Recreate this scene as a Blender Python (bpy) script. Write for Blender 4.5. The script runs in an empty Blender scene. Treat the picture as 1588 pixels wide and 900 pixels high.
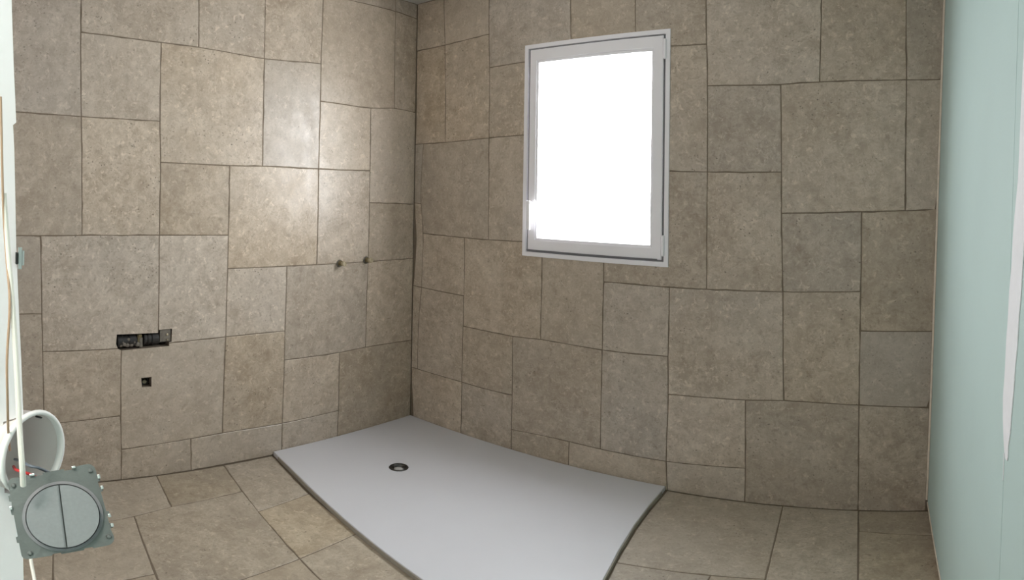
import bpy, bmesh, math, random
import numpy as np
from mathutils import Vector, Matrix
random.seed(7)
S = bpy.context.scene
COL = S.collection

# ------------------------------------------------------------ camera
cam_d = bpy.data.cameras.new('camera'); cam = bpy.data.objects.new('camera', cam_d); COL.objects.link(cam)
R0, R1, R2 = Vector((.8014577, .5978679, .0148142)), Vector((-.598044, .8013254, .0148682)), Vector((-.0029817, -.0207758, .9997798))
mw = Matrix((R0, R2, -R1)).transposed().to_4x4()
mw.translation = Vector((3.09, -2.9853, 1.7364))
cam.matrix_world = mw
cam_d.type = 'PANO'; cam_d.panorama_type = 'EQUIRECTANGULAR'      # a phone's sweep panorama
cam_d.longitude_min = -794 / 935.365; cam_d.longitude_max = 794 / 935.365
cam_d.latitude_min = -(900 - 271.386) / 952.827; cam_d.latitude_max = 271.386 / 952.827
cam_d.clip_start = .01
S.camera = cam
# ------------------------------------------------------------ sky, lights, exposure
W = bpy.data.worlds.new('sky'); S.world = W; W.use_nodes = True
bg = W.node_tree.nodes['Background']; bg.inputs[0].default_value = (1.0, .975, 1.0, 1); bg.inputs[1].default_value = 27.0
def area(name, loc, size, power, color, rot=(0, 0, 0), size_y=None):
    l = bpy.data.lights.new(name, 'AREA'); l.energy = power; l.color = color
    l.shape = 'RECTANGLE'; l.size = size; l.size_y = size_y or size
    o = bpy.data.objects.new(name, l); COL.objects.link(o); o.location = loc; o.rotation_euler = rot
    return o
pl = area('window_portal', (1.42, .06, 1.94), .80, 1, (1, 1, 1), (math.radians(-90), 0, 0), 1.1)
pl.data.cycles.is_portal = True
HALL_POWER = 27
hall_light = area('added_hall_light', (3.04, -3.62, 2.93), .30, HALL_POWER, (1, .95, .88))  # unseen lamp, added so the white door lining is lit
S.view_settings.view_transform = 'Standard'; S.view_settings.look = 'None'
S.view_settings.exposure = 0.0; S.view_settings.gamma = 1.0; S.view_settings.use_curve_mapping = False
S.cycles.max_bounces = 10; S.cycles.diffuse_bounces = 6; S.cycles.glossy_bounces = 4; S.cycles.transparent_max_bounces = 8
S.cycles.use_denoising = True; S.cycles.caustics_reflective = False; S.cycles.caustics_refractive = False
S.cycles.sample_clamp_indirect = 12

# ------------------------------------------------------------ materials
def mat(name, col, rough=.6, metal=0.0, spec=.5, noise=None, bump=0, bscale=60):
    m = bpy.data.materials.new(name); m.use_nodes = True; nt = m.node_tree; b = nt.nodes['Principled BSDF']
    b.inputs['Base Color'].default_value = (*col, 1); b.inputs['Roughness'].default_value = rough
    b.inputs['Metallic'].default_value = metal; b.inputs['Specular IOR Level'].default_value = spec
    tc = nt.nodes.new('ShaderNodeTexCoord')
    if noise:
        n = nt.nodes.new('ShaderNodeTexNoise'); n.inputs['Scale'].default_value = noise[0]; n.inputs['Detail'].default_value = 6
        nt.links.new(tc.outputs['Object'], n.inputs['Vector'])
        mx = nt.nodes.new('ShaderNodeMix'); mx.data_type = 'RGBA'
        mx.inputs[6].default_value = (*[c * (1 - noise[1]) for c in col], 1); mx.inputs[7].default_value = (*[min(1, c * (1 + noise[1])) for c in col], 1)
        nt.links.new(n.outputs['Fac'], mx.inputs[0]); nt.links.new(mx.outputs[2], b.inputs['Base Color'])
    if bump:
        n2 = nt.nodes.new('ShaderNodeTexNoise'); n2.inputs['Scale'].default_value = bscale; n2.inputs['Detail'].default_value = 4
        nt.links.new(tc.outputs['Object'], n2.inputs['Vector'])
        bp = nt.nodes.new('ShaderNodeBump'); bp.inputs['Strength'].default_value = bump; bp.inputs['Distance'].default_value = .002
        nt.links.new(n2.outputs['Fac'], bp.inputs['Height']); nt.links.new(bp.outputs['Normal'], b.inputs['Normal'])
    return m

def travertine(name, dark, light, grey, rough):
    m = bpy.data.materials.new(name); m.use_nodes = True; nt = m.node_tree; N = nt.nodes; Lk = nt.links
    b = N['Principled BSDF']; b.inputs['Specular IOR Level'].default_value = .5
    tc = N.new('ShaderNodeTexCoord'); oi = N.new('ShaderNodeObjectInfo')
    mul = N.new('ShaderNodeVectorMath'); mul.operation = 'SCALE'; mul.inputs['Scale'].default_value = 37.0
    cb = N.new('ShaderNodeCombineXYZ')
    for i in range(3): Lk.new(oi.outputs['Random'], cb.inputs[i])
    Lk.new(cb.outputs[0], mul.inputs[0])
    add = N.new('ShaderNodeVectorMath'); add.operation = 'ADD'; Lk.new(tc.outputs['Object'], add.inputs[0]); Lk.new(mul.outputs[0], add.inputs[1])
    def noise(scale, detail, rough_=.6, dist=0.0):
        n = N.new('ShaderNodeTexNoise'); n.inputs['Scale'].default_value = scale; n.inputs['Detail'].default_value = detail
        n.inputs['Roughness'].default_value = rough_; n.inputs['Distortion'].default_value = dist
        Lk.new(add.outputs[0], n.inputs['Vector']); return n.outputs['Fac']
    def ramp(f, a, c, lo=0.0, hi=1.0):
        r = N.new('ShaderNodeMapRange'); r.inputs['From Min'].default_value = a; r.inputs['From Max'].default_value = c
        r.inputs['To Min'].default_value = lo; r.inputs['To Max'].default_value = hi; Lk.new(f, r.inputs['Value']); return r.outputs[0]
    def mix(f, a, c, mode='MIX'):
        x = N.new('ShaderNodeMix'); x.data_type = 'RGBA'; x.blend_type = mode
        for s, v in ((0, f), (6, a), (7, c)):
            if isinstance(v, (tuple, float, int)): x.inputs[s].default_value = v if not isinstance(v, tuple) else (*v, 1)
            else: Lk.new(v, x.inputs[s])
        return x.outputs[2]
    def math_(op, a, c):
        x = N.new('ShaderNodeMath'); x.operation = op
        for i, v in enumerate((a, c)):
            if isinstance(v, (int, float)): x.inputs[i].default_value = v
            else: Lk.new(v, x.inputs[i])
        return x.outputs[0]
    c = mix(ramp(noise(3.6, 9, .66, .5), .34, .66), dark, light)                         # cloudy patches
    fine_ = mix(ramp(noise(17, 12, .76, .35), .40, .60), dark, light)
    c = mix(.55, c, fine_)
    c = mix(ramp(noise(1.7, 5, .55, .3), .44, .66, 0, .40), c, grey)                      # grey-green clouds
    c = mix(ramp(noise(34, 10, .72, .3), .51, .65, 0, .55), c, tuple(x * .72 for x in dark))  # mottling
    c = mix(ramp(noise(27, 9, .74, .5), .55, .65, 0, .66), c, tuple(min(1, x * 1.22) for x in light))  # chalky flecks
    c = mix(ramp(noise(11, 8, .7, .3), .57, .68, 0, .35), c, tuple(min(1, x * 1.12) for x in light))
    # small open pores, gathered in clusters
    v = N.new('ShaderNodeTexVoronoi'); v.inputs['Scale'].default_value = 62; v.inputs['Randomness'].default_value = 1
    wob = N.new('ShaderNodeTexNoise'); wob.inputs['Scale'].default_value = 40; Lk.new(add.outputs[0], wob.inputs['Vector'])
    wv = N.new('ShaderNodeVectorMath'); wv.operation = 'MULTIPLY_ADD'; wv.inputs[1].default_value = (.03, .03, .012)
    Lk.new(wob.outputs['Color'], wv.inputs[0]); Lk.new(add.outputs[0], wv.inputs[2]); Lk.new(wv.outputs[0], v.inputs['Vector'])
    vsep = N.new('ShaderNodeSeparateColor'); Lk.new(v.outputs['Color'], vsep.inputs[0])
    pit = math_('MULTIPLY', ramp(v.outputs['Distance'], .30, .14), ramp(vsep.outputs[0], .74, .80))
    pit = math_('MULTIPLY', pit, ramp(noise(6, 3), .46, .60))
    c = mix(math_('MULTIPLY', pit, .78), c, tuple(x * .30 for x in dark))
    # each stone has a tone of its own
    wn = N.new('ShaderNodeTexWhiteNoise'); wn.noise_dimensions = '1D'; Lk.new(oi.outputs['Random'], wn.inputs['W'])
    s2 = N.new('ShaderNodeSeparateColor'); Lk.new(wn.outputs['Color'], s2.inputs[0])
    c = mix(ramp(s2.outputs[0], .45, 1, 0, .34), c, grey)
    br = ramp(s2.outputs[1], 0, 1, .88, 1.10)
    hsv = N.new('ShaderNodeHueSaturation'); Lk.new(c, hsv.inputs['Color']); Lk.new(br, hsv.inputs['Value'])
    Lk.new(ramp(s2.outputs[2], 0, 1, .85, 1.15), hsv.inputs['Saturation'])
    Lk.new(hsv.outputs[0], b.inputs['Base Color'])
    Lk.new(ramp(noise(9, 5), .3, .7, rough - .07, rough + .10), b.inputs['Roughness'])
    h = math_('SUBTRACT', math_('MULTIPLY', noise(26, 8, .7), .5), math_('MULTIPLY', pit, .8))
    h = math_('ADD', h, noise(5, 3))
    bp = N.new('ShaderNodeBump'); bp.inputs['Strength'].default_value = .28; bp.inputs['Distance'].default_value = .003
    Lk.new(h, bp.inputs['Height']); Lk.new(bp.outputs[0], b.inputs['Normal'])
    return m

M = {}
M['stone'] = travertine('travertine_wall', (.335, .270, .200), (.605, .525, .428), (.425, .378, .32), .33)
M['stone_floor'] = travertine('travertine_floor', (.312, .256, .184), (.535, .468, .365), (.39, .345, .285), .44)
M['grout'] = mat('grout', (.185, .148, .108), .9, noise=(40, .25), bump=.5)
M['tray'] = mat('tray_resin', (.64, .65, .685), .42, noise=(4, .03), bump=.15, bscale=300)
M['tray_side'] = mat('tray_side', (.36, .34, .29), .8, noise=(40, .2), bump=.4)
M['pvc'] = mat('white_frame', (.87, .86, .89), .35)
M['gasket'] = mat('gasket_grey', (.20, .20, .21), .6)
M['white_paint'] = mat('white_paint', (.91, .865, .88), .55, noise=(8, .04), bump=.2)
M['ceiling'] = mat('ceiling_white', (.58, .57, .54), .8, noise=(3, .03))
M['drywall'] = mat('green_drywall', (.50, .655, .635), .75, noise=(2.2, .07), bump=.15, bscale=120)
M['filler'] = mat('joint_filler', (.84, .87, .90), .8, noise=(30, .05), bump=.6, bscale=40)
M['bead'] = mat('paper_edge', (.78, .70, .60), .8, noise=(30, .2))
M['batten'] = mat('brown_batten', (.20, .145, .105), .8, noise=(14, .25), bump=.4)
M['black'] = mat('black_plastic', (.022, .021, .02), .45, noise=(50, .5), bump=.5)
M['mortar'] = mat('mortar_smear', (.16, .145, .12), .9, noise=(60, .5), bump=.9, bscale=90)
M['brass'] = mat('dull_brass', (.24, .20, .11), .45, .75, noise=(80, .35), bump=.4, bscale=200)
M['brass_pale'] = mat('pale_brass', (.50, .44, .31), .4, .6, noise=(80, .2))
M['steel'] = mat('dark_steel', (.09, .09, .085), .35, .9)
M['cap'] = mat('satin_cap', (.50, .50, .49), .4, .2)
M['chrome'] = mat('chrome', (.62, .63, .62), .28, .9)
M['zinc'] = mat('zinc_plate', (.155, .165, .158), .42, .55, noise=(25, .18), bump=.25, bscale=120)
M['rocker'] = mat('grey_rocker', (.255, .262, .268), .38, .25, noise=(400, .12))
M['box_white'] = mat('box_rim_white', (.86, .85, .83), .5)
M['box_in'] = mat('box_inner', (.80, .72, .69), .6, noise=(20, .12))
M['cable'] = mat('cream_cable', (.80, .77, .70), .5)
M['cable_brown'] = mat('brown_cable', (.50, .33, .22), .55)
M['red'] = mat('red_wire', (.50, .03, .03), .45)
M['blue'] = mat('slate_wire', (.12, .14, .17), .45)
g = bpy.data.materials.new('window_glass'); g.use_nodes = True; nt = g.node_tree; nt.nodes.clear()
o_ = nt.nodes.new('ShaderNodeOutputMaterial'); t_ = nt.nodes.new('ShaderNodeBsdfTransparent'); gl = nt.nodes.new('ShaderNodeBsdfGlossy'); mx = nt.nodes.new('ShaderNodeMixShader')
gl.inputs['Roughness'].default_value = .1; mx.inputs[0].default_value = .06; t_.inputs[0].default_value = (.96, .98, .98, 1)
nt.links.new(t_.outputs[0], mx.inputs[1]); nt.links.new(gl.outputs[0], mx.inputs[2]); nt.links.new(mx.outputs[0], o_.inputs[0]); M['glass'] = g
e = bpy.data.materials.new('added_lamp_glow'); e.use_nodes = True  # glowing face of the added hall lamp
e.node_tree.nodes['Principled BSDF'].inputs['Emission Color'].default_value = (1, .95, .88, 1); e.node_tree.nodes['Principled BSDF'].inputs['Emission Strength'].default_value = 4; M['lamp'] = e

# ------------------------------------------------------------ helpers
def obj(name, bm, m, parent=None, smooth=False, **props):
    me = bpy.data.meshes.new(name); bmesh.ops.recalc_face_normals(bm, faces=bm.faces); bm.to_mesh(me); bm.free()
    for mm in (m if isinstance(m, (list, tuple)) else [m]): me.materials.append(mm)
    if smooth:
        for p in me.polygons: p.use_smooth = True
    o = bpy.data.objects.new(name, me); COL.objects.link(o)
    if parent: o.parent = parent
    for k, v in props.items(): o[k] = v
    return o
def empty(name, loc, **props):
    o = bpy.data.objects.new(name, None); COL.objects.link(o); o.location = loc; o.empty_display_size = .1
    for k, v in props.items(): o[k] = v
    return o
def box(bm, x0, x1, y0, y1, z0, z1, bev=0):
    vs = [bm.verts.new((x, y, z)) for x in (x0, x1) for y in (y0, y1) for z in (z0, z1)]
    fs = [bm.faces.new([vs[i] for i in f]) for f in ((0, 1, 3, 2), (4, 6, 7, 5), (0, 4, 5, 1), (2, 3, 7, 6), (0, 2, 6, 4), (1, 5, 7, 3))]
    if bev: bmesh.ops.bevel(bm, geom=list({e for f in fs for e in f.edges}), offset=bev, segments=2, affect='EDGES', profile=.6)
    return bm
def bx(*a): return box(bmesh.new(), *a)
def prism(bm, pts, f0, f1):
    """outline pts, f0/f1 map a point to its two ends"""
    a = [bm.verts.new(f0(p)) for p in pts]; b = [bm.verts.new(f1(p)) for p in pts]; n = len(pts)
    bm.faces.new(a[::-1]); bm.faces.new(b)
    for i in range(n): bm.faces.new((a[i], a[(i + 1) % n], b[(i + 1) % n], b[i]))
    return bm
def frame_of(axis):
    w = Vector(axis).normalized(); u = w.orthogonal().normalized(); return u, w.cross(u), w
def lathe(bm, prof, c, axis, seg=32, cap=True, uvw=None):
    u, v, w = uvw or frame_of(axis); c = Vector(c); rings = []
    for r, h in prof:
        rings.append([bm.verts.new(c + w * h + (u * math.cos(2 * math.pi * k / seg) + v * math.sin(2 * math.pi * k / seg)) * r) for k in range(seg)])
    for A, B in zip(rings, rings[1:]):
        for k in range(seg): bm.faces.new((A[k], A[(k + 1) % seg], B[(k + 1) % seg], B[k]))
    if cap:
        if prof[0][0] > 1e-4: bm.faces.new(rings[0][::-1])
        if prof[-1][0] > 1e-4: bm.faces.new(rings[-1])
    return bm
def tube(bm, pts, r, seg=10):
    P = [Vector(p) for p in pts]; Q = []
    for i in range(len(P) - 1):                                # Catmull-Rom
        a, b, c, d = P[max(i - 1, 0)], P[i], P[i + 1], P[min(i + 2, len(P) - 1)]
        for k in range(5):
            t = k / 5; Q.append(.5 * ((2 * b) + (c - a) * t + (2 * a - 5 * b + 4 * c - d) * t * t + (3 * b - a - 3 * c + d) * t ** 3))
    Q.append(P[-1]); prev = None; rings = []
    for i, q in enumerate(Q):
        w = (Q[min(i + 1, len(Q) - 1)] - Q[max(i - 1, 0)]).normalized()
        u = (prev - w * prev.dot(w)).normalized() if prev else w.orthogonal().normalized(); prev = u; v = w.cross(u)
        rings.append([bm.verts.new(q + (u * math.cos(2 * math.pi * k / seg) + v * math.sin(2 * math.pi * k / seg)) * r) for k in range(seg)])
    for A, B in zip(rings, rings[1:]):
        for k in range(seg): bm.faces.new((A[k], A[(k + 1) % seg], B[(k + 1) % seg], B[k]))
    bm.faces.new(rings[0][::-1]); bm.faces.new(rings[-1]); return bm
def cut(o, bm):
    """take the closed shape bm out of o"""
    c = obj('cutter_tmp', bm, M['grout']); md = o.modifiers.new('cut', 'BOOLEAN'); md.operation = 'DIFFERENCE'; md.solver = 'EXACT'; md.object = c
    bpy.context.view_layer.update(); dg = bpy.context.evaluated_depsgraph_get()
    me = bpy.data.meshes.new_from_object(o.evaluated_get(dg)); o.modifiers.remove(md); old = o.data; o.data = me; me.name = old.name
    bpy.data.meshes.remove(old); cm = c.data; bpy.data.objects.remove(c); bpy.data.meshes.remove(cm)

# laying grid (one step = a quarter of the largest module's diagonal lay, about 20.5 cm) bent to how the stones were really laid
def tps(ctl, lam=.15):
    P = np.array([c[:2] for c in ctl], float); V = np.array([c[2:] for c in ctl], float); n = len(P)
    def U(d2): return np.where(d2 > 1e-12, d2 * np.log(d2 + 1e-12), 0.0)
    K = U(((P[:, None] - P[None]) ** 2).sum(-1)) + lam * np.eye(n); T = np.c_[np.ones(n), P]
    A = np.zeros((n + 3, n + 3)); A[:n, :n] = K; A[:n, n:] = T; A[n:, :n] = T.T
    w = np.linalg.solve(A, np.r_[V, np.zeros((3, 2))])
    return lambda a, b: tuple((U(((P - (a, b)) ** 2).sum(-1)) @ w[:n] + np.array([1, a, b]) @ w[n:]).tolist())
MOD = .2045
CL = [(-2,5,-2.328,2.489),(0,5,-1.881,2.470),(3,5,-1.235,2.445),(5,5,-0.827,2.463),(-2,3,-2.315,2.042),(0,3,-1.878,2.038),(0,2,-1.869,1.817),(2,2,-1.450,1.811),(3,2,-1.234,1.814),(5,2,-0.831,1.809),(7,2,-0.412,1.808),(-3,0,-2.517,1.425),(-2,0,-2.298,1.429),(0,0,-1.868,1.427),(2,0,-1.449,1.419),(2,-1,-1.449,1.228),(4,-1,-1.050,1.222),(5,-1,-0.832,1.217),(7,-1,-0.415,1.210),(-3,-3,-2.494,0.810),(-1,-3,-2.070,0.810),(2,-3,-1.453,0.828),(4,-3,-1.055,0.821),(4,-4,-1.055,0.636),(6,-4,-0.638,0.624),(7,-4,-0.424,0.626),(-3,-5,-2.478,0.392),(-1,-5,-2.065,0.414),(-1,-6,-2.057,0.199),(1,-6,-1.655,0.216),(2,-6,-1.460,0.222),(4,-6,-1.060,0.213),(6,-6,-0.639,0.215),(5,4,-0.826,2.227),(7,4,-0.416,2.219),(8,4,-0.202,2.239),(7,1,-0.413,1.597),(8,7,-0.206,2.921),(1,5,-1.657,2.466)]
CB = [(0,0,2.496,2.250),(3,0,3.128,2.266),(1,0,2.694,2.259),(-2,0,2.106,2.257),(-2,-2,2.110,1.810),(0,-2,2.503,1.811),(0,-3,2.504,1.606),(2,-3,2.907,1.617),(3,-3,3.124,1.624),(-2,-5,2.112,1.205),(0,-5,2.514,1.212),(2,-5,2.905,1.223),(2,-6,2.903,1.023),(2,-8,2.898,0.628),(0,-8,2.521,0.634),(-1,-8,2.325,0.620),(-3,-8,1.903,0.603),(-3,-10,1.896,0.189),(-1,-10,2.328,0.215),(-3,-5,1.903,1.201),(-5,-5,1.509,1.202),(-3,-7,1.900,0.821),(-5,-7,1.506,0.808),(-7,-7,1.090,0.809),(-8,-7,0.885,0.796),(-10,-7,0.480,0.797),(-10,-4,0.479,1.383),(-9,-4,0.681,1.385),(-12,-4,0.095,1.386),(-12,-6,0.091,1.007),(-10,-6,0.481,1.002),(-10,-9,0.477,0.405),(-8,-9,0.888,0.409),(-8,-10,0.887,0.167),(-5,-10,1.503,0.187),(-9,-1,0.673,2.023),(-11,-1,0.291,2.007),(-12,-1,0.086,2.005),(-9,2,0.660,2.693),(-11,2,0.276,2.673),(-9,1,0.670,2.471)]
FL_B, FB_B, CE = -7.0, -10.95, 3.02                              # floor rows, ceiling height
CL += [(a, FL_B, u, 0.0) for a, u in ((-5.3, -2.96), (-3, -2.474), (-1, -2.053), (1, -1.648), (4, -1.06), (6, -.642), (9, -.03))] + [(9.14, 7, 0.0, 2.908), (9.14, 4, 0.0, 2.226), (9.14, 1, 0.0, 1.584), (9.14, -1, 0.0, 1.202), (9.14, -4, 0.0, .609)]
CB += [(a, FB_B, u, 0.0) for a, u in ((-12, .090), (-10, .477), (-8, .888), (-6, 1.295), (-3, 1.905), (-1, 2.326), (2, 2.897), (3.6, 3.22))] + [(-12.29, 2, 0.0, 2.670), (-12.29, -1, 0.0, 2.003), (-12.29, -3, 0.0, 1.593), (-12.29, -6, 0.0, 1.009), (-12.29, -9, 0.0, .404)]
WL, WB = tps(CL), tps(CB)
def rw_x(y, z): return 3.235 + .032 * z - .019 * y               # the dry-lined wall leans a little

def edge_points(corners, warp, step):
    out = []
    for i in range(len(corners)):
        (a0, b0), (a1, b1) = corners[i], corners[(i + 1) % len(corners)]
        n = max(1, round(math.hypot(a1 - a0, b1 - b0) / step))
        for k in range(n): out.append((warp(a0 + (a1 - a0) * k / n, b0 + (b1 - b0) * k / n), k == 0))
    return out
def inset(pts, d):
    """move every point of a counter-clockwise outline inward by d"""
    n = len(pts); out = []
    for i in range(n):
        p = pts[i]; q0 = pts[i - 1]; q1 = pts[(i + 1) % n]
        d0 = (p[0] - q0[0], p[1] - q0[1]); d1 = (q1[0] - p[0], q1[1] - p[1])
        l0 = math.hypot(*d0) or 1e-9; l1 = math.hypot(*d1) or 1e-9
        n0 = (-d0[1] / l0, d0[0] / l0); n1 = (-d1[1] / l1, d1[0] / l1)
        k = 1 + n0[0] * n1[0] + n0[1] * n1[1]; k = max(k, .3)
        out.append((p[0] + d * (n0[0] + n1[0]) / k, p[1] + d * (n0[1] + n1[1]) / k))
    return out
def tile(parent, corners, warp, place, m, step, gap=.0026, clamp=None, back=-.006, wav=.0010):
    """one stone: worn edges, a slightly proud or sunk face; place(u, v, d) -> world"""
    pts = [list(p) for p, c in edge_points(corners, warp, step)]
    if clamp:
        pts = [list(clamp(*p)) for p in pts]; keep = []
        for p in pts:
            if not keep or math.hypot(p[0] - keep[-1][0], p[1] - keep[-1][1]) > .012: keep.append(p)
        if math.hypot(keep[0][0] - keep[-1][0], keep[0][1] - keep[-1][1]) < .012: keep.pop()
        pts = keep
    ar = sum(pts[i - 1][0] * pts[i][1] - pts[i][0] * pts[i - 1][1] for i in range(len(pts)))
    if ar < 0: pts = pts[::-1]
    rnd = random.Random(str(corners))
    o1 = inset(pts, gap)
    o1 = [(u + rnd.uniform(-wav, wav), v + rnd.uniform(-wav, wav)) for u, v in o1]
    for i in range(len(o1)):                                     # small chips
        if rnd.random() < .06:
            q = inset(pts, gap + .0028)[i]; o1[i] = q
    o2 = inset(o1, .0022)
    d = rnd.uniform(-.0005, .0008); bm = bmesh.new()
    r0 = [bm.verts.new(place(u, v, back)) for u, v in o1]; r1 = [bm.verts.new(place(u, v, d - .0016)) for u, v in o1]
    r2 = [bm.verts.new(place(u, v, d)) for u, v in o2]; n = len(o1)
    for A, B in ((r0, r1), (r1, r2)):
        for i in range(n): bm.faces.new((A[i], A[(i + 1) % n], B[(i + 1) % n], B[i]))
    bm.faces.new(r2); bm.faces.new(r0[::-1])
    return obj('tile', bm, m, parent)

# ------------------------------------------------------------ left wall
wall_left = obj('wall_left', bx(-.16, -.006, -2.985, .16, -.12, CE), M['grout'], kind='structure', label='left wall clad in large beige travertine stones of mixed sizes', category='wall')
pl_left = lambda u, v, d: (d, u, v)
g_left = obj('grout', bx(-.006, -.0020, -2.985, -.0005, 0, CE), M['grout'], wall_left)
cl_left = lambda u, v: (max(min(u, -.0015), -2.984), min(max(v, -.0012), CE - .002))
LT = [(5,4,8,7),(8,4,9.14,7),(5,2,7,4),(7,1,9.14,4),(7,-1,9.14,1),(5,-1,7,2),(7,-4,9.14,-1),(4,-4,7,-1),(6,-7,9.14,-4),(4,-6,6,-4),(4,-7,6,-6),(3,2,5,5),(2,-1,5,2),(2,-3,4,-1),(2,-6,4,-3),(1,-7,4,-6),(-1,-7,1,-6),(-1,-6,2,-3),(0,-3,2,0),(0,0,2,2),(0,2,3,5),(-2,0,0,3),(-2,3,0,5),(-2,5,1,8),(1,5,3,8),(3,5,5,8),(5,7,8,8),(8,7,9.14,8),(-5.25,3,-2,6),(-5.25,6,-2,8),(-5.25,0,-2,3),(-5.25,-2,-3,0),(-5.25,-5,-3,-2),(-5.25,-7,-3,-5),(-3,-3,0,0),(-3,-5,-1,-3),(-3,-7,-1,-5)]
NICHE = [(-2.097,.8912),(-1.8618,.8863),(-1.8603,.9028),(-1.7813,.9047),(-1.7835,.8286),(-1.7963,.8278),(-1.7958,.8053),(-1.9542,.8022),(-2.07,.7988),(-2.0881,.8072),(-2.0994,.837)]
SQ = [(-1.9541,.6314),(-1.8953,.6319),(-1.894,.574),(-1.9492,.5754)]
def niche_bm(): return prism(bmesh.new(), NICHE, lambda p: (-.075, *p), lambda p: (.02, *p))
def sq_bm(): return prism(bmesh.new(), SQ, lambda p: (-.07, *p), lambda p: (.02, *p))
for q in LT:
    a0, b0, a1, b1 = q
    t = tile(wall_left, [(a0, b0), (a1, b0), (a1, b1), (a0, b1)], WL, pl_left, M['stone'], .25, clamp=cl_left)
    if q in ((-3,-3,0,0), (0,-3,2,0), (-1,-6,2,-3), (-3,-5,-1,-3)): cut(t, niche_bm())
    if q == (-1,-6,2,-3): cut(t, sq_bm())
for w in (wall_left, g_left): cut(w, niche_bm()); cut(w, sq_bm())

# ------------------------------------------------------------ back wall with its window opening
WX0, WX1, WZ0, WZ1 = .952, 1.894, 1.311, 2.577
def opened(y0, y1, x0, x1):
    bm = bmesh.new(); box(bm, x0, WX0, y0, y1, 0, CE); box(bm, WX1, x1, y0, y1, 0, CE)
    box(bm, WX0, WX1, y0, y1, 0, WZ0); box(bm, WX0, WX1, y0, y1, WZ1, CE); return bm
wall_back = obj('wall_back', opened(.006, .16, 0, 3.6), M['grout'], kind='structure', label='back wall of mixed beige travertine stones around the bright window', category='wall')
obj('grout', opened(.0020, .006, 0, 3.33), M['grout'], wall_back)
pl_back = lambda u, v, d: (u, -d, v)
cl_back = lambda u, v: (min(max(u, .0015), rw_x(0, v) - .0085), min(max(v, -.0012), CE - .002))
BT = [(-1,-11,2,-8),(-3,-11,-1,-10),(-6,-11,-3,-10),(-8,-11,-6,-10),(-10,-11,-8,-9),(-12.29,-11,-10,-9),(2,-11,4.4,-8),(2,-8,4.4,-6),(2,-6,4.4,-3),(0,-5,2,-3),(0,-8,2,-5),(-3,-8,0,-5),(-3,-10,-1,-8),(-5,-10,-3,-7),(-5,-7,-3,-5),(-8,-10,-5,-7),(-7,-7,-5,-4),(-10,-7,-7,-4),(-10,-9,-8,-7),(-12,-9,-10,-6),(-12.29,-9,-12,-6),(-12,-6,-10,-4),(-12.29,-6,-12,-3),(-12.29,-3,-12,-1),(-12,-4,-9,-1),(-9,-4,-7,-1),(-11,-1,-9,2),(-12.29,-1,-11,2),(-9,-1,-7,1),(-9,1,-6,4),(-11,2,-9,4),(-12.29,2,-11,4),(-6,1,-4,4),(-4,1,-2,4),(-4,-2,-2,1),(-5,-5,-2,-2),(-2,0,1,3),(-2,3,1,4),(1,0,3,3),(1,3,3,4),(3,0,4.4,3),(3,3,4.4,4),(3,-3,4.4,0),(0,-3,3,0),(-2,-2,0,0),(-2,-5,0,-2)]
for q in BT:
    a0, b0, a1, b1 = q
    (u0, v0), (u1, v1) = WB(a0, b0), WB(a1, b1)
    t = tile(wall_back, [(a0, b0), (a1, b0), (a1, b1), (a0, b1)], WB, pl_back, M['stone'], .25, clamp=cl_back)
    if u1 > WX0 - .01 and u0 < WX1 + .01 and v1 > WZ0 - .01 and v0 < WZ1 + .01: cut(t, bx(WX0 - .003, WX1 + .003, -.05, .05, WZ0 - .003, WZ1 + .003))

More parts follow.
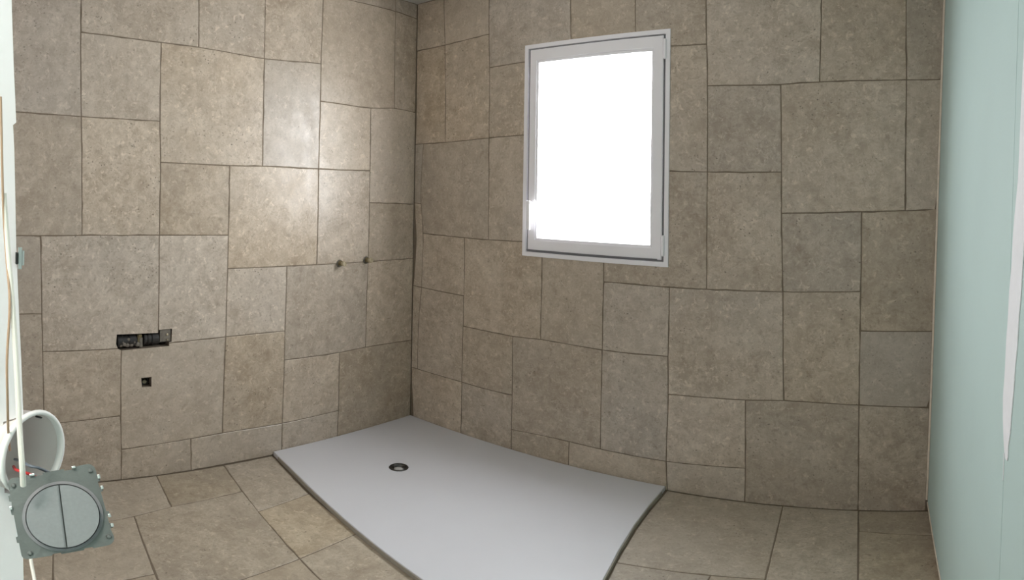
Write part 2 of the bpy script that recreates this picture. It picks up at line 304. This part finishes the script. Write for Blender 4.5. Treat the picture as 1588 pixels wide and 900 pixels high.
# ------------------------------------------------------------ floor
floor = obj('floor', bx(-.006, 3.6, -4.75, .16, -.12, -.0022), M['grout'], kind='structure', label='floor of large beige travertine stones around the shower tray', category='floor')
RX = 3.262
FT = [[(.003,-1.854),(.003,-1.447),(.345,-1.507),(.368,-1.906)],
 [(.003,-1.447),(.003,-1.125),(.535,-1.222),(.582,-1.548)], [(.582,-1.548),(.535,-1.222),(1.005,-1.282),(1.054,-1.618)],
 [(1.054,-1.618),(1.005,-1.282),(1.463,-1.356),(1.515,-1.69)], [(.412,-2.11),(.368,-1.906),(.345,-1.507),(1.054,-1.618),(1.13,-2.215)],
 [(.412,-2.11),(.926,-2.187),(.97,-2.59),(.472,-2.50)], [(.926,-2.187),(1.33,-2.25),(1.38,-2.64),(.97,-2.59)],
 [(1.054,-1.618),(1.515,-1.69),(1.60,-2.30),(1.13,-2.215)], [(.003,-1.854),(.368,-1.906),(.412,-2.11),(.472,-2.46),(.003,-2.46)],
 [(.003,-2.46),(.472,-2.46),(.52,-2.975),(.003,-2.975)], [(.472,-2.50),(.97,-2.59),(.99,-2.975),(.52,-2.975)],
 [(1.904,-.001),(2.522,-.001),(2.589,-.700),(1.997,-.777),(1.984,-.71),(1.941,-.47),(1.917,-.25)], [(2.522,-.001),(2.898,-.001),(2.945,-.74),(2.592,-.72)],
 [(2.898,-.001),(RX,-.001),(RX,-.258),(2.915,-.218)], [(2.915,-.218),(RX,-.258),(RX,-.85),(2.952,-.84)],
 [(1.997,-.777),(2.38,-.730),(2.42,-1.28),(2.081,-1.28),(2.044,-.966)], [(2.38,-.730),(2.589,-.700),(2.63,-1.28),(2.42,-1.28)],
 [(2.592,-.72),(2.945,-.74),(2.975,-1.30),(2.63,-1.28)], [(2.952,-.84),(RX,-.85),(RX,-1.45),(2.982,-1.44)],
 [(1.463,-1.356),(2.08,-1.475),(2.10,-1.80),(1.515,-1.69)], [(2.12,-1.28),(2.63,-1.28),(2.66,-1.87),(2.13,-1.87)],
 [(2.63,-1.28),(2.975,-1.30),(3.0,-1.87),(2.66,-1.87)], [(2.982,-1.44),(RX,-1.45),(RX,-2.05),(3.008,-2.05)],
 [(1.515,-1.69),(2.10,-1.80),(2.12,-2.36),(1.60,-2.30)], [(2.13,-1.87),(2.54,-1.87),(2.55,-2.45),(2.14,-2.36)],
 [(2.54,-1.87),(3.0,-1.87),(3.03,-2.45),(2.55,-2.45)], [(3.008,-2.05),(RX,-2.05),(RX,-2.70),(3.04,-2.70)],
 [(1.38,-2.27),(1.60,-2.30),(2.12,-2.36),(2.14,-2.975),(1.40,-2.975)], [(.97,-2.59),(1.38,-2.64),(1.40,-2.975),(.99,-2.975)],
 [(2.14,-2.37),(2.55,-2.45),(2.56,-2.975),(2.15,-2.975)], [(2.55,-2.45),(3.03,-2.45),(3.05,-2.975),(2.56,-2.975)]]
ident = lambda a, b: (a, b)
for q in FT: tile(floor, q, ident, lambda u, v, d: (u, v, d), M['stone_floor'], .05, gap=.003)

# ------------------------------------------------------------ right wall: green moisture-proof boards
SEAM_Y = -1.766; WB_END = -4.6
def rw(y, z, d=0): return (rw_x(y, z) - d, y, z)
def panel(bm, y0, y1, z0, z1, d0=-.0125, d1=0.0):
    return prism(bm, [(y0, z0), (y1, z0), (y1, z1), (y0, z1)], lambda p: rw(*p, d0), lambda p: rw(*p, d1))
wall_right = obj('wall_right', panel(bmesh.new(), WB_END, -.0, -.0, CE, -.16, -.016), M['batten'], kind='structure', label='right wall lined with pale green moisture resistant boards', category='wall')
obj('board', panel(bmesh.new(), SEAM_Y + .0015, -.002, .062, CE), M['drywall'], wall_right)
obj('board', panel(bmesh.new(), -2.97, SEAM_Y - .0015, .062, CE), M['drywall'], wall_right)
obj('board', panel(bmesh.new(), WB_END, -2.973, .062, CE), M['drywall'], wall_right)
obj('bottom_batten', panel(bmesh.new(), -2.97, -.002, .0, .050, -.016, -.004), M['batten'], wall_right, label='brown strip under the boards')
obj('edge_strip', panel(bmesh.new(), -2.97, -.004, .053, .0615, -.0125, .004), M['bead'], wall_right, label='pale paper edge along the bottom of the boards')
FILL = [(-1.84,2.35),(-1.838,2.05),(-1.832,1.951),(-1.826,1.86),(-1.820,1.753),(-1.797,1.68),(-1.789,1.646),(-1.783,1.58),(-1.768,1.525),(-1.762,1.46),(-1.753,1.416),(-1.750,1.35),(-1.740,1.291),(-1.746,1.24),(-1.760,1.2),(-1.770,1.176),(-1.785,1.160),
        (-1.800,1.162),(-1.806,1.173),(-1.806,1.20),(-1.819,1.233),(-1.825,1.28),(-1.837,1.333),(-1.845,1.39),(-1.857,1.434),(-1.862,1.49),(-1.872,1.528),(-1.878,1.57),(-1.883,1.61),(-1.90,1.70),(-1.905,1.82),(-1.92,1.95),(-1.93,2.15),(-1.925,2.35),(-1.94,3.0),(-1.83,3.0)]
bm = prism(bmesh.new(), FILL, lambda p: rw(*p, .0003), lambda p: rw(*p, .0022)); bmesh.ops.triangulate(bm, faces=[f for f in bm.faces if len(f.verts) > 4])
obj('joint_filler', bm, M['filler'], wall_right, label='ragged white filler over the board joint')
obj('joint_filler', prism(bmesh.new(), [(-1.7685,1.165),(-1.7645,1.165),(-1.7650,1.12),(-1.7660,1.095),(-1.7680,1.10)], lambda p: rw(*p, .0002), lambda p: rw(*p, .0015)), M['filler'], wall_right, label='thin smear of filler at the end of the joint')
bm = bmesh.new()
z0, z1 = .075, CE - .004
vs = []
for z in (z0, z1):
    X = rw_x(0, z); vs += [bm.verts.new((X - .0105, -.0008, z)), bm.verts.new((X - .0015, -.0008, z)), bm.verts.new((X - .0015, -.0090, z)), bm.verts.new((X - .0105, -.0060, z))]
for f in ((0, 1, 2, 3), (7, 6, 5, 4), (0, 4, 5, 1), (1, 5, 6, 2), (2, 6, 7, 3), (3, 7, 4, 0)): bm.faces.new([vs[i] for i in f])
obj('trim_1', bm, M['bead'], kind='structure', label='thin pale bead in the corner between stone and green board', category='trim')

# ------------------------------------------------------------ ceiling, front wall, hall behind the doorway
obj('ceiling', bx(-.16, 3.6, -4.75, .16, CE, CE + .1), M['ceiling'], kind='structure', label='plain white ceiling just visible above the far corner', category='ceiling')
wall_front = obj('wall_front', bx(-.16, 2.50, -3.13, -2.985, -.12, CE), M['white_paint'], kind='structure', label='white wall on the left edge beside the doorway', category='wall')
obj('lintel', bx(2.50, 3.27, -3.13, -2.985, 2.25, CE), M['white_paint'], wall_front)
JAMB = [(-3.14,CE-.001),(-2.9435,CE-.001),(-2.941,1.874),(-2.9383,1.822),(-2.9353,1.7765),(-2.9378,1.7744),(-2.9364,1.7566),(-2.9333,1.682),(-2.9302,1.631),(-2.9273,1.588),(-2.9247,1.540),(-2.9404,1.535),(-2.9379,1.4665),(-2.9242,1.464),(-2.9214,1.384),(-2.919,1.318),(-2.917,.001),(-3.14,.001)]
bm = bmesh.new(); rows = [[bm.verts.new((x, y, z)) for x, y in ((2.607, -3.14), (2.620, -3.14), (2.620, p[0]), (2.607, p[0]))] for p in JAMB[1:-1] for z in (p[1],)]
for A, B in zip(rows, rows[1:]):
    for k in range(4): bm.faces.new((A[k], A[(k + 1) % 4], B[(k + 1) % 4], B[k]))
bm.faces.new(rows[0]); bm.faces.new(rows[-1][::-1])
obj('door_lining', bm, M['white_paint'], wall_front, label='white door lining with a notch cut for the wiring box')
obj('packing_strip', bx(2.50, 2.600, -3.13, -3.02, .001, CE - .001), M['white_paint'], wall_front)
hall = obj('wall_hall', bx(2.05, 2.15, -4.6, -3.131, -.12, CE), M['white_paint'], kind='structure', label='white hall wall behind the camera', category='wall')
obj('wall_hall', bx(2.05, 3.6, -4.75, -4.6, -.12, CE), M['white_paint'], kind='structure', label='white end wall of the hall behind the camera', category='wall')
lamp = empty('added_hall_lamp', (3.04, -3.62, CE), label='unseen flat lamp added in the hall to light the door lining', category='lamp')  # body of the added hall lamp, out of view
for n_, prof, mm in (('housing', [(.19, 0), (.19, -.03), (.175, -.035)], M['pvc']), ('diffuser', [(.17, -.036), (.165, -.05), (.12, -.06)], M['lamp'])):
    o = obj(n_, lathe(bmesh.new(), prof, (0, 0, 0), (0, 0, 1)), mm, lamp)

# ------------------------------------------------------------ window
win = empty('window_1', (1.423, 0, WZ0), kind='structure', label='white single-sash window glowing with overcast daylight', category='window')
def wobj(name, bm, m, parent=win, **k):
    bmesh.ops.translate(bm, verts=bm.verts, vec=-Vector((1.423, 0, WZ0))) if parent is win else None
    return obj(name, bm, m, parent, **k)
def ring(bm, x0, x1, z0, z1, w, y0, y1, bev=.0):
    wl, wr, wb_, wt = w if isinstance(w, tuple) else (w,) * 4
    if True:
        # mitred four-sided frame
        o = [(x0, z0), (x1, z0), (x1, z1), (x0, z1)]; i = [(x0 + wl, z0 + wb_), (x1 - wr, z0 + wb_), (x1 - wr, z1 - wt), (x0 + wl, z1 - wt)]
        V = {}
        for k, y in enumerate((y0, y1)):
            for n, L in enumerate((o, i)):
                for j, p in enumerate(L): V[k, n, j] = bm.verts.new((p[0], y, p[1]))
        for j in range(4):
            q = (j + 1) % 4
            bm.faces.new((V[0,0,j], V[0,0,q], V[0,1,q], V[0,1,j])); bm.faces.new((V[1,0,q], V[1,0,j], V[1,1,j], V[1,1,q]))
            bm.faces.new((V[0,0,q], V[0,0,j], V[1,0,j], V[1,0,q])); bm.faces.new((V[0,1,j], V[0,1,q], V[1,1,q], V[1,1,j]))
        if bev: bmesh.ops.bevel(bm, geom=[e for e in bm.edges if all(abs(v.co.y - y0) < 1e-6 for v in e.verts)], offset=bev, segments=2, affect='EDGES')
    return bm
# outer cover strip, frame, gasket groove, sash, glazing bead
wobj('cover_strip', ring(bmesh.new(), WX0 - .002, WX1 + .002, WZ0 - .002, WZ1 + .002, .026, -.006, .0115, .002), M['pvc'])
fr = wobj('window_frame', ring(bmesh.new(), WX0, WX1, WZ0, WZ1, (.062, .068, .068, .070), .0125, .085), M['pvc'])
wobj('gasket', ring(bmesh.new(), WX0 + .026, WX1 - .026, WZ0 + .024, WZ1 - .026, .014, .0080, .0122), M['gasket'])
SX0, SX1, SZ0, SZ1 = .990, 1.856, 1.346, 2.545
GX0, GX1, GZ0, GZ1 = 1.053, 1.787, 1.421, 2.462
sash = wobj('sash', ring(bmesh.new(), SX0, SX1, SZ0, SZ1, (.050, .056, .062, .066), -.004, .0065, .003), M['pvc'])
wobj('sash_core', ring(bmesh.new(), SX0 + .004, SX1 - .004, SZ0 + .004, SZ1 - .004, (.046, .052, .058, .062), .0126, .060), M['pvc']) if False else None
wobj('glazing_bead', ring(bmesh.new(), SX0 + .0502, SX1 - .0562, SZ0 + .0622, SZ1 - .0662, (GX0 - SX0 - .0502, SX1 - .0562 - GX1, GZ0 - SZ0 - .0622, SZ1 - .0662 - GZ1), .000, .030, .002), M['pvc'])
wobj('shade_strip', bx(SX0 - .004, SX1 - .022, -.011, -.0045, SZ0 + .001, SZ0 + .0045, .001), M['gasket'], label='dark strip standing for the shade line along the bottom of the sash')  # shade line under the sash, put in as a dark grey strip
wobj('pane', bx(GX0 - .002, GX1 + .002, .016, .020, GZ0 - .002, GZ1 + .002), M['glass'])
for zz in (2.412, 1.366):
    b_ = bmesh.new(); lathe(b_, [(.004, 0), (.0085, .003), (.0085, .108), (.004, .112)], (1.868, -.010, zz), (0, 0, 1), 14)
    h = wobj('hinge', b_, M['pvc'])
    b_ = bmesh.new(); box(b_, 1.8595, 1.8760, -.0008, .006, zz - .012, zz - .002); box(b_, 1.8590, 1.8615, -.004, .006, zz, zz + .11)
    bmesh.ops.translate(b_, verts=b_.verts, vec=-Vector((1.423, 0, WZ0))); obj('hinge_pin', b_, M['gasket'], h)
b_ = bmesh.new(); box(b_, 1.018, 1.044, -.017, -.0045, 1.575, 1.643, .003)
hd = wobj('handle', b_, M['pvc'], label='white lever handle')
b_ = bmesh.new(); lathe(b_, [(.009, 0), (.009, .030)], (1.030, -.017, 1.625), (0, -1, 0), 16)
box(b_, 1.012, 1.036, -.056, -.044, 1.470, 1.640, .004); bmesh.ops.translate(b_, verts=b_.verts, vec=-Vector((1.423, 0, WZ0)))
obj('lever', b_, M['pvc'], hd)

# ------------------------------------------------------------ shower tray and drain
TP = [(.004, -1.120), (.30, -1.166), (.60, -1.220), (.893, -1.270), (1.175, -1.318), (1.47, -1.366), (1.78, -1.418), (2.095, -1.468), (2.035, -.966), (1.975, -.710), (1.932, -.470), (1.908, -.250), (1.895, -.004), (.004, -.004)]
tray = empty('shower_tray', (1.0, -.65, 0), label='flat white rectangular shower tray in the tiled corner under the window', category='shower tray')
ctr = Vector((.592, -.655, .03))
bm = bmesh.new(); n = len(TP); TPc = [(u, v) for u, v in TP]
TPc = TPc if sum(TPc[i-1][0]*TPc[i][1]-TPc[i][0]*TPc[i-1][1] for i in range(n)) > 0 else TPc[::-1]
dr, seg = .050, 48
# slab: outline refined, worn rounded rim, top falls gently to the drain hole
fine = []
for i in range(n):
    p, q = TPc[i], TPc[(i + 1) % n]; k = max(1, int(math.hypot(q[0] - p[0], q[1] - p[1]) / .06))
    for j in range(k): fine.append((p[0] + (q[0] - p[0]) * j / k, p[1] + (q[1] - p[1]) * j / k))
rr = random.Random(3)
rings = []
for ins, z in ((0, .0), (0, .026), (.0012, .0288), (.004, .030)):
    rings.append([bm.verts.new((u - 1.0, v + .65, z)) for u, v in inset(fine, ins)])
for A, B in zip(rings, rings[1:]):
    for i in range(len(A)): bm.faces.new((A[i], A[(i + 1) % len(A)], B[(i + 1) % len(A)], B[i]))
hole = [bm.verts.new((ctr.x + dr * math.cos(2 * math.pi * k / seg) - 1.0, ctr.y + dr * math.sin(2 * math.pi * k / seg) + .65, .0245)) for k in range(seg)]
he = [bm.edges.new((hole[i], hole[(i + 1) % seg])) for i in range(seg)]
oe = [bm.edges.get((rings[-1][i], rings[-1][(i + 1) % len(fine)])) for i in range(len(fine))]
bmesh.ops.triangle_fill(bm, edges=he + oe, use_beauty=True)
low = [bm.verts.new((v.co.x, v.co.y, .0)) for v in hole]
for i in range(seg): bm.faces.new((hole[i], hole[(i + 1) % seg], low[(i + 1) % seg], low[i]))
slab = obj('tray_slab', bm, M['tray'], tray)
bm = bmesh.new(); A_, B_ = inset(fine, -.0035), inset(fine, -.0002)
def near_room(i): u, v = fine[i]; return u > .01 and v < -.01
rr2 = random.Random(5)
ids = [i for i in range(len(fine)) if near_room(i)]
k0 = next(k for k in range(len(ids)) if (ids[k] - 1) % len(fine) not in ids); ids = ids[k0:] + ids[:k0]
prev = None
for i in ids:
    zt = .0240 + rr2.uniform(-.0012, .0008); e = rr2.uniform(-.0008, .0008)
    cur = [bm.verts.new((A_[i][0] - 1 + e, A_[i][1] + .65 + e, -.001)), bm.verts.new((A_[i][0] - 1 + e, A_[i][1] + .65 + e, zt)), bm.verts.new((B_[i][0] - 1, B_[i][1] + .65, zt + .001)), bm.verts.new((B_[i][0] - 1, B_[i][1] + .65, -.001))]
    if prev:
        for k in range(4): bm.faces.new((prev[k], prev[(k + 1) % 4], cur[(k + 1) % 4], cur[k]))
    else: bm.faces.new(cur)
    prev = cur
bm.faces.new(prev[::-1])
obj('edge_seal', bm, M['tray_side'], tray, label='grey beige sealed edge of the tray')
# drain
dc = (ctr.x - 1.0, ctr.y + .65, 0)
dn = obj('drain', lathe(bmesh.new(), [(.033, .004), (.036, .0245), (.040, .0268), (.046, .0290), (.0525, .0292), (.0555, .0262), (.0555, .0255)], dc, (0, 0, 1), 48, False), M['steel'], tray, True, label='round black-rimmed drain')
obj('drain_cap', lathe(bmesh.new(), [(.0, .0215), (.010, .0210), (.022, .0175), (.029, .0120), (.030, .006)], dc, (0, 0, 1), 32, False), M['cap'], dn, True, label='domed metal cap in the drain')
b_ = bmesh.new()
for k in range(3):
    a = 2 * math.pi * k / 3 - .9; w, h = Vector((math.cos(a), math.sin(a), 0)), Vector((-math.sin(a), math.cos(a), 0))
    b_ = bmesh.new(); c0 = Vector(dc) + Vector((0, 0, .014)); vs = [b_.verts.new(c0 + w * r + h * s + Vector((0, 0, z))) for r in (.022, .034) for s in (-.002, .002) for z in (-.004, .004)]
    for f in ((0, 1, 3, 2), (4, 6, 7, 5), (0, 4, 5, 1), (2, 3, 7, 6), (0, 2, 6, 4), (1, 5, 7, 3)): b_.faces.new([vs[i] for i in f])
    obj('spoke', b_, M['chrome'], dn)

# ------------------------------------------------------------ built-in valve in its niche
val = empty('shower_valve', (-.03, -1.94, .84), label='rough-in mixer valve, black and mortar-smeared, set in a slot in the left wall', category='valve')
O = -Vector((-.03, -1.94, .84))
def vobj(name, bm, m, parent=val, **k):
    bmesh.ops.translate(bm, verts=bm.verts, vec=O); return obj(name, bm, m, parent, **k)
vobj('left_body', lathe(bmesh.new(), [(.030, 0), (.036, .004), (.036, .03), (.033, .034), (.033, .066), (.037, .07), (.037, .105), (.030, .112)], (-.036, -2.090, .842), (0, 1, 0.02), 24), M['black'], smooth=False)
b_ = bmesh.new()
for k in range(9): lathe(b_, [(.0, -.004), (.010 + .006 * random.random(), .0), (.008, .004), (0, .006)], (-.003 + random.uniform(-.006, .0), -2.07 + .011 * k + random.uniform(-.004, .004), .845 + random.uniform(-.022, .018)), (1, random.uniform(-.4, .4), random.uniform(-.4, .4)), 7)
vobj('mortar_smear', b_, M['mortar'], kind='stuff')
b_ = bmesh.new(); box(b_, -.055, -.014, -1.975, -1.950, .812, .880, .003); box(b_, -.05, -.006, -1.972, -1.955, .868, .882, .002)
vobj('brass_block', b_, M['brass'])
vobj('mortar_lump', bx(-.050, -.012, -1.966, -1.944, .806, .862, .006), M['mortar'])
b_ = bmesh.new(); lathe(b_, [(.034, 0), (.038, .003), (.038, .012), (.034, .015), (.034, .022), (.038, .025), (.038, .036), (.034, .039), (.034, .046), (.038, .049), (.038, .085), (.028, .09)], (-.040, -1.940, .848), (0, 1, 0), 20)
vobj('right_body', b_, M['black'])
b_ = bmesh.new(); box(b_, -.012, -.006, -1.850, -1.786, .832, .900, .001)
pt = vobj('mounting_plate', b_, M['mortar'])
vobj('screw', lathe(bmesh.new(), [(.007, 0), (.007, .004), (.004, .006)], (-.006, -1.808, .872), (1, 0, 0), 6), M['brass_pale'], pt)
vobj('screw', lathe(bmesh.new(), [(.005, 0), (.005, .004), (.003, .006)], (-.006, -1.806, .842), (1, 0, 0), 6), M['brass_pale'], pt)
vobj('valve_back', bx(-.072, -.060, -2.085, -1.790, .812, .885), M['mortar'])

# pipe end in the square hole below
pp = empty('pipe_end', (-.04, -1.924, .603), label='pipe end inside the small square hole below the mixer valve', category='pipe')
obj('elbow', lathe(bmesh.new(), [(.020, -.028), (.020, -.004), (.024, -.002), (.024, .008), (.017, .010), (.017, -.006)], (0, 0, -.002), (1, 0, .25), 20, False), M['black'], pp)
obj('plug', lathe(bmesh.new(), [(.0, .0), (.010, .0), (.014, -.002), (.014, -.012)], (.006, 0.003, -.010), (1, .1, .5), 16, False), M['brass_pale'], pp)

# ------------------------------------------------------------ two capped pipe stubs
for i, (yy, zz, lab) in enumerate(((-.655, 1.216, 'brass pipe stub on the left wall, left of the two, inside one stone'), (-.435, 1.2235, 'brass pipe stub on the left wall nearest the far corner, on the stone joint'))):
    st = empty('pipe_stub', (0, yy, zz), label=lab, category='pipe', group='brass pipe stubs on the left wall')
    ax = (1, 0, .03)
    obj('collar', lathe(bmesh.new(), [(.012, .001), (.016, .0015), (.016, .006), (.018, .008), (.018, .030), (.015, .033)], (0, 0, 0), ax, 6), M['brass'], st)
    obj('cap', lathe(bmesh.new(), [(.0135, .031), (.0135, .040), (.0165, .042), (.0165, .056), (.012, .060), (.010, .056), (0, .056)], (0, 0, 0), ax, 20, False), M['brass_pale'], st, label='paler screw cap')
    obj('mortar_ring', lathe(bmesh.new(), [(.026, .0006), (.021, .004), (.013, .006)], (0, 0, -.002), ax, 11, False), M['mortar'], st)

# ------------------------------------------------------------ hanging light switch
sc, ex, ey = Vector((2.6713, -2.9034, 1.4756)), Vector((.0739, .9794, .1878)), Vector((-.5397, -.1191, .8334)); ex.normalize(); ey = (ey - ex * ex.dot(ey)).normalized(); ez = ex.cross(ey)
SM = Matrix((ex, ey, ez)).transposed().to_4x4(); SM.translation = sc
sw = empty('light_switch', sc, label='grey round two-rocker light switch on a metal plate, dangling from its wires', category='switch'); sw.matrix_world = SM
H, Wd = .0335, .0325
out = []
def arc(cx, cy, r, a0, a1, n=5): return [(cx + r * math.cos(math.radians(a0 + (a1 - a0) * k / n)), cy + r * math.sin(math.radians(a0 + (a1 - a0) * k / n))) for k in range(n + 1)]
half = [(Wd, -.008), (Wd - .0, -.0115), (Wd + .0016, -.0115), (Wd + .0016, -.0145), (Wd - .001, -.0150), (Wd - .0012, -.022)]
side_r = [(Wd + .0004, -.0265)] + [(Wd - .0008, -.0205), (Wd + .0014, -.0200), (Wd + .0016, -.0165), (Wd - .0006, -.0160), (Wd - .0006, -.0100), (Wd + .0014, -.0095), (Wd + .0014, -.0065), (Wd - .0004, -.0060),
          (Wd - .0004, .0100), (Wd + .0014, .0105), (Wd + .0016, .0135), (Wd - .0006, .0140), (Wd - .0006, .0185), (Wd + .0012, .0190), (Wd + .0014, .0225), (Wd, .0230)]
tr_ = arc(Wd - .006, H - .006 + .001, .006, 0, 90)
top = [(.016, H + .0008), (.0155, H - .001), (.010, H - .001), (.0095, H + .0006), (-.006, H + .0006), (-.0065, H - .0012), (-.012, H - .0012), (-.0125, H + .0004)]
tl_ = arc(-Wd + .004, H - .004, .004, 90, 180)
side_l = [(-Wd, .020), (-Wd - .0014, .0195), (-Wd - .0014, .0150), (-Wd, .0145), (-Wd, .0085), (-Wd - .0016, .0080), (-Wd - .0016, .0040), (-Wd, .0035), (-Wd, -.0140), (-Wd - .0014, -.0145), (-Wd - .0014, -.0190), (-Wd, -.0195)]
bl_ = arc(-Wd + .004, -H + .004, .004, 180, 270)
bot = [(-.012, -H), (-.0115, -H + .0012), (-.006, -H + .0012), (-.0055, -H), (.010, -H), (.0105, -H + .0012), (.0160, -H + .0012), (.0165, -H)]
br_ = arc(Wd - .006, -H + .006, .006, 270, 360)
outline = br_ + side_r[1:] + tr_ + top + tl_ + side_l + bl_ + bot
bm = prism(bmesh.new(), outline, lambda p: (*p, -.0008), lambda p: (*p, .0008))
plate = obj('mounting_plate', bm, M['zinc'], sw, label='zinc grey metal plate with notched edges')
def slot(x0, x1, y0, y1): return bx(x0, x1, y0, y1, -.01, .01)
for s_ in ((-.0300, -.0280, -.011, .013), (.0275, .0310, -.002, .0145), (-.0215, -.0175, .0265, .0280), (.0005, .0075, .0275, .0300)): cut(plate, slot(*s_))
# folded claws and screws on the plate
b_ = bmesh.new()
for px_, py_ in ((-.029, .0265), (-.0265, -.0290), (.029, .0275), (.029, -.0265)): lathe(b_, [(.0, .0032), (.0016, .0030), (.0022, .0022), (.0022, .0009)], (px_, py_, 0), (0, 0, 1), 12, False)
obj('rivet', b_, M['zinc'], plate) if False else b_.free()
for px_, py_ in ((-.029, .0275), (-.0265, -.0290), (.0285, .0285), (.029, -.0265)):
    obj('screw', lathe(bmesh.new(), [(.0, .0026), (.0012, .0025), (.0020, .0018), (.0020, .0009)], (px_, py_, 0), (0, 0, 1), 12, False), M['zinc'], plate)
for px_, py_, w_, h_ in ((.0335, .0225, .002, .0035), (.0337, .0135, .002, .003), (.0335, -.0100, .002, .003), (.0335, -.0180, .002, .003), (-.0335, .0095, .0022, .003), (.017, .034, .003, .002), (-.014, .0337, .004, .002)):
    obj('claw', bx(px_ - w_ / 2, px_ + w_ / 2, py_ - h_ / 2, py_ + h_ / 2, .0009, .0034, .0005), M['chrome'], plate)
obj('ring', lathe(bmesh.new(), [(.0285, .0009), (.0285, .0030), (.0262, .0036), (.0258, .0012)], (.0013, -.0035, 0), (0, 0, 1), 64, False), M['gasket'], sw)
for sgn in (-1, 1):
    a_ = [(sgn * .00035, math.sqrt(.0252 ** 2 - .00035 ** 2)), ] ; N_ = 28
    pts = [(.0252 * math.cos(math.radians(-89.2 + 178.4 * k / N_)) * sgn, .0252 * math.sin(math.radians(-89.2 + 178.4 * k / N_))) for k in range(N_ + 1)]
    ca, sa = math.cos(-.09), math.sin(-.09); pts = [(p[0] * ca - p[1] * sa, p[0] * sa + p[1] * ca) for p in [(q[0] + sgn * .0001, q[1]) for q in pts]]
    b_ = prism(bmesh.new(), pts, lambda p: (p[0] + .0013, p[1] - .0035, .0012), lambda p: (p[0] + .0013, p[1] - .0035, .0080))
    bmesh.ops.bevel(b_, geom=[e for e in b_.edges if all(v.co.z > .0079 for v in e.verts)], offset=.0009, segments=2, affect='EDGES')
    obj('rocker', b_, M['rocker'], sw)
b_ = bmesh.new(); box(b_, -.022, .022, -.020, .022, -.024, -.0009, .002)
obj('mechanism', b_, M['black'], sw, label='black plastic mechanism behind the plate')

# wiring box in the notch
bc = Vector((2.6189, -2.9151, 1.5039)); tcm = Vector((.989, -.147, 0)).normalized(); rt = Vector((.147, .989, 0)).normalized()
a_ = math.radians(50); nrm = (tcm * math.cos(a_) + rt * math.sin(a_) + Vector((0, 0, .10))).normalized()
wb = empty('wiring_box', bc, label='round white wiring box with open mouth, behind and above the hanging switch', category='wiring box')
uvw = frame_of(nrm)
uu = Vector((0, 0, 1)); uu = (uu - nrm * uu.dot(nrm)).normalized(); uvw = (nrm.cross(uu) * -1, uu, nrm); uvw = (uvw[0], uvw[1], nrm)
obj('cup', lathe(bmesh.new(), [(.0, -.040), (.0300, -.040), (.0325, -.036), (.0345, -.003), (.0362, -.003), (.0340, -.040), (.030, -.043), (0, -.043)], (0, 0, 0), nrm, 40, False, uvw), M['box_in'], wb, True)
obj('rim', lathe(bmesh.new(), [(.0342, -.004), (.0342, .0008), (.0350, .0016), (.0378, .0012), (.0385, -.001), (.0370, -.0045)], (0, 0, 0), nrm, 40, False, uvw), M['box_white'], wb, True, label='white flange')
for k, (an, dp, s_) in enumerate(((62, -.006, .0030), (185, -.030, .0075), (205, -.024, .004), (160, -.020, .003))):
    an = math.radians(an); rv = uvw[0] * math.cos(an) + uvw[1] * math.sin(an)
    obj('knockout', lathe(bmesh.new(), [(s_, 0), (s_, .0012), (s_ * .8, .0016)], rv * (.0325) + nrm * dp, -rv, 12), M['black'], wb, label='dark knockout hole')
b_ = bmesh.new(); lathe(b_, [(.010, 0), (.010, .004), (.004, .006)], uvw[0] * -.012 + uvw[1] * .004 + nrm * -.0395, nrm, 6)
obj('cable_entry', b_, M['black'], wb)

# wires
CABLE = [(2.63,-2.9447,1.722),(2.6351,-2.9414,1.6836),(2.6456,-2.9376,1.6366),(2.6588,-2.9351,1.5904),(2.671,-2.9339,1.5537),(2.6791,-2.9324,1.5253),(2.6780,-2.9310,1.5057),(2.653,-2.9228,1.4431),(2.6659,-2.9223,1.4249),(2.6779,-2.9208,1.4094),(2.6977,-2.9205,1.3859),(2.71,-2.92,1.33)]
C0 = Vector(CABLE[0])
obj_c = obj('cable', tube(bmesh.new(), [Vector(p) for p in CABLE[:7]], .0021), M['cable'], label='cream cable running down past the mouth of the wiring box', category='cable')
obj('cable', tube(bmesh.new(), [Vector(p) for p in CABLE[7:]], .0013), M['cable'], label='thin white wire end hanging below the light switch', category='cable')
BROWN = [(2.6321,-2.9489,1.7946),(2.6328,-2.9479,1.7702),(2.6324,-2.9452,1.7124),(2.6363,-2.9423,1.674),(2.6472,-2.9402,1.6418),(2.6540,-2.9420,1.6003),(2.6500,-2.9405,1.5655),(2.6330,-2.9375,1.5300),(2.6190,-2.9345,1.5080)]
obj('cable', tube(bmesh.new(), BROWN, .0010), M['cable_brown'], label='thin brown wire down the white door lining at the left edge', category='cable')
obj('cable', tube(bmesh.new(), [(2.6083,-2.9300,1.4867),(2.641,-2.9318,1.5005),(2.6500,-2.9273,1.5029),(2.6500,-2.9204,1.4994),(2.6430,-2.9106,1.4891)], .0013), M['red'], label='red wire from the wiring box to the light switch', category='cable')
obj('cable', tube(bmesh.new(), [(2.6063,-2.9290,1.4928),(2.6297,-2.9281,1.5033),(2.6458,-2.9227,1.5064),(2.6480,-2.9156,1.5050),(2.6400,-2.9032,1.494)], .0012), M['blue'], label='slate grey wire from the wiring box to the light switch', category='cable')

# small latch clip on the edge of the door lining
cp = empty('latch_clip', (2.6205, -2.932, 1.672), label='small metal clip on the edge of the white door lining', category='clip')
obj('clip_plate', bx(.0005, .004, .000, .0030, -.0085, .0085, .0004), M['chrome'], cp)
obj('clip_lug', bx(.0005, .006, -.0020, -.0002, -.0045, .0045, .0004), M['black'], cp)
obj('clip_lug', bx(.0005, .004, .0031, .0048, -.0055, .0060, .0004), M['chrome'], cp)
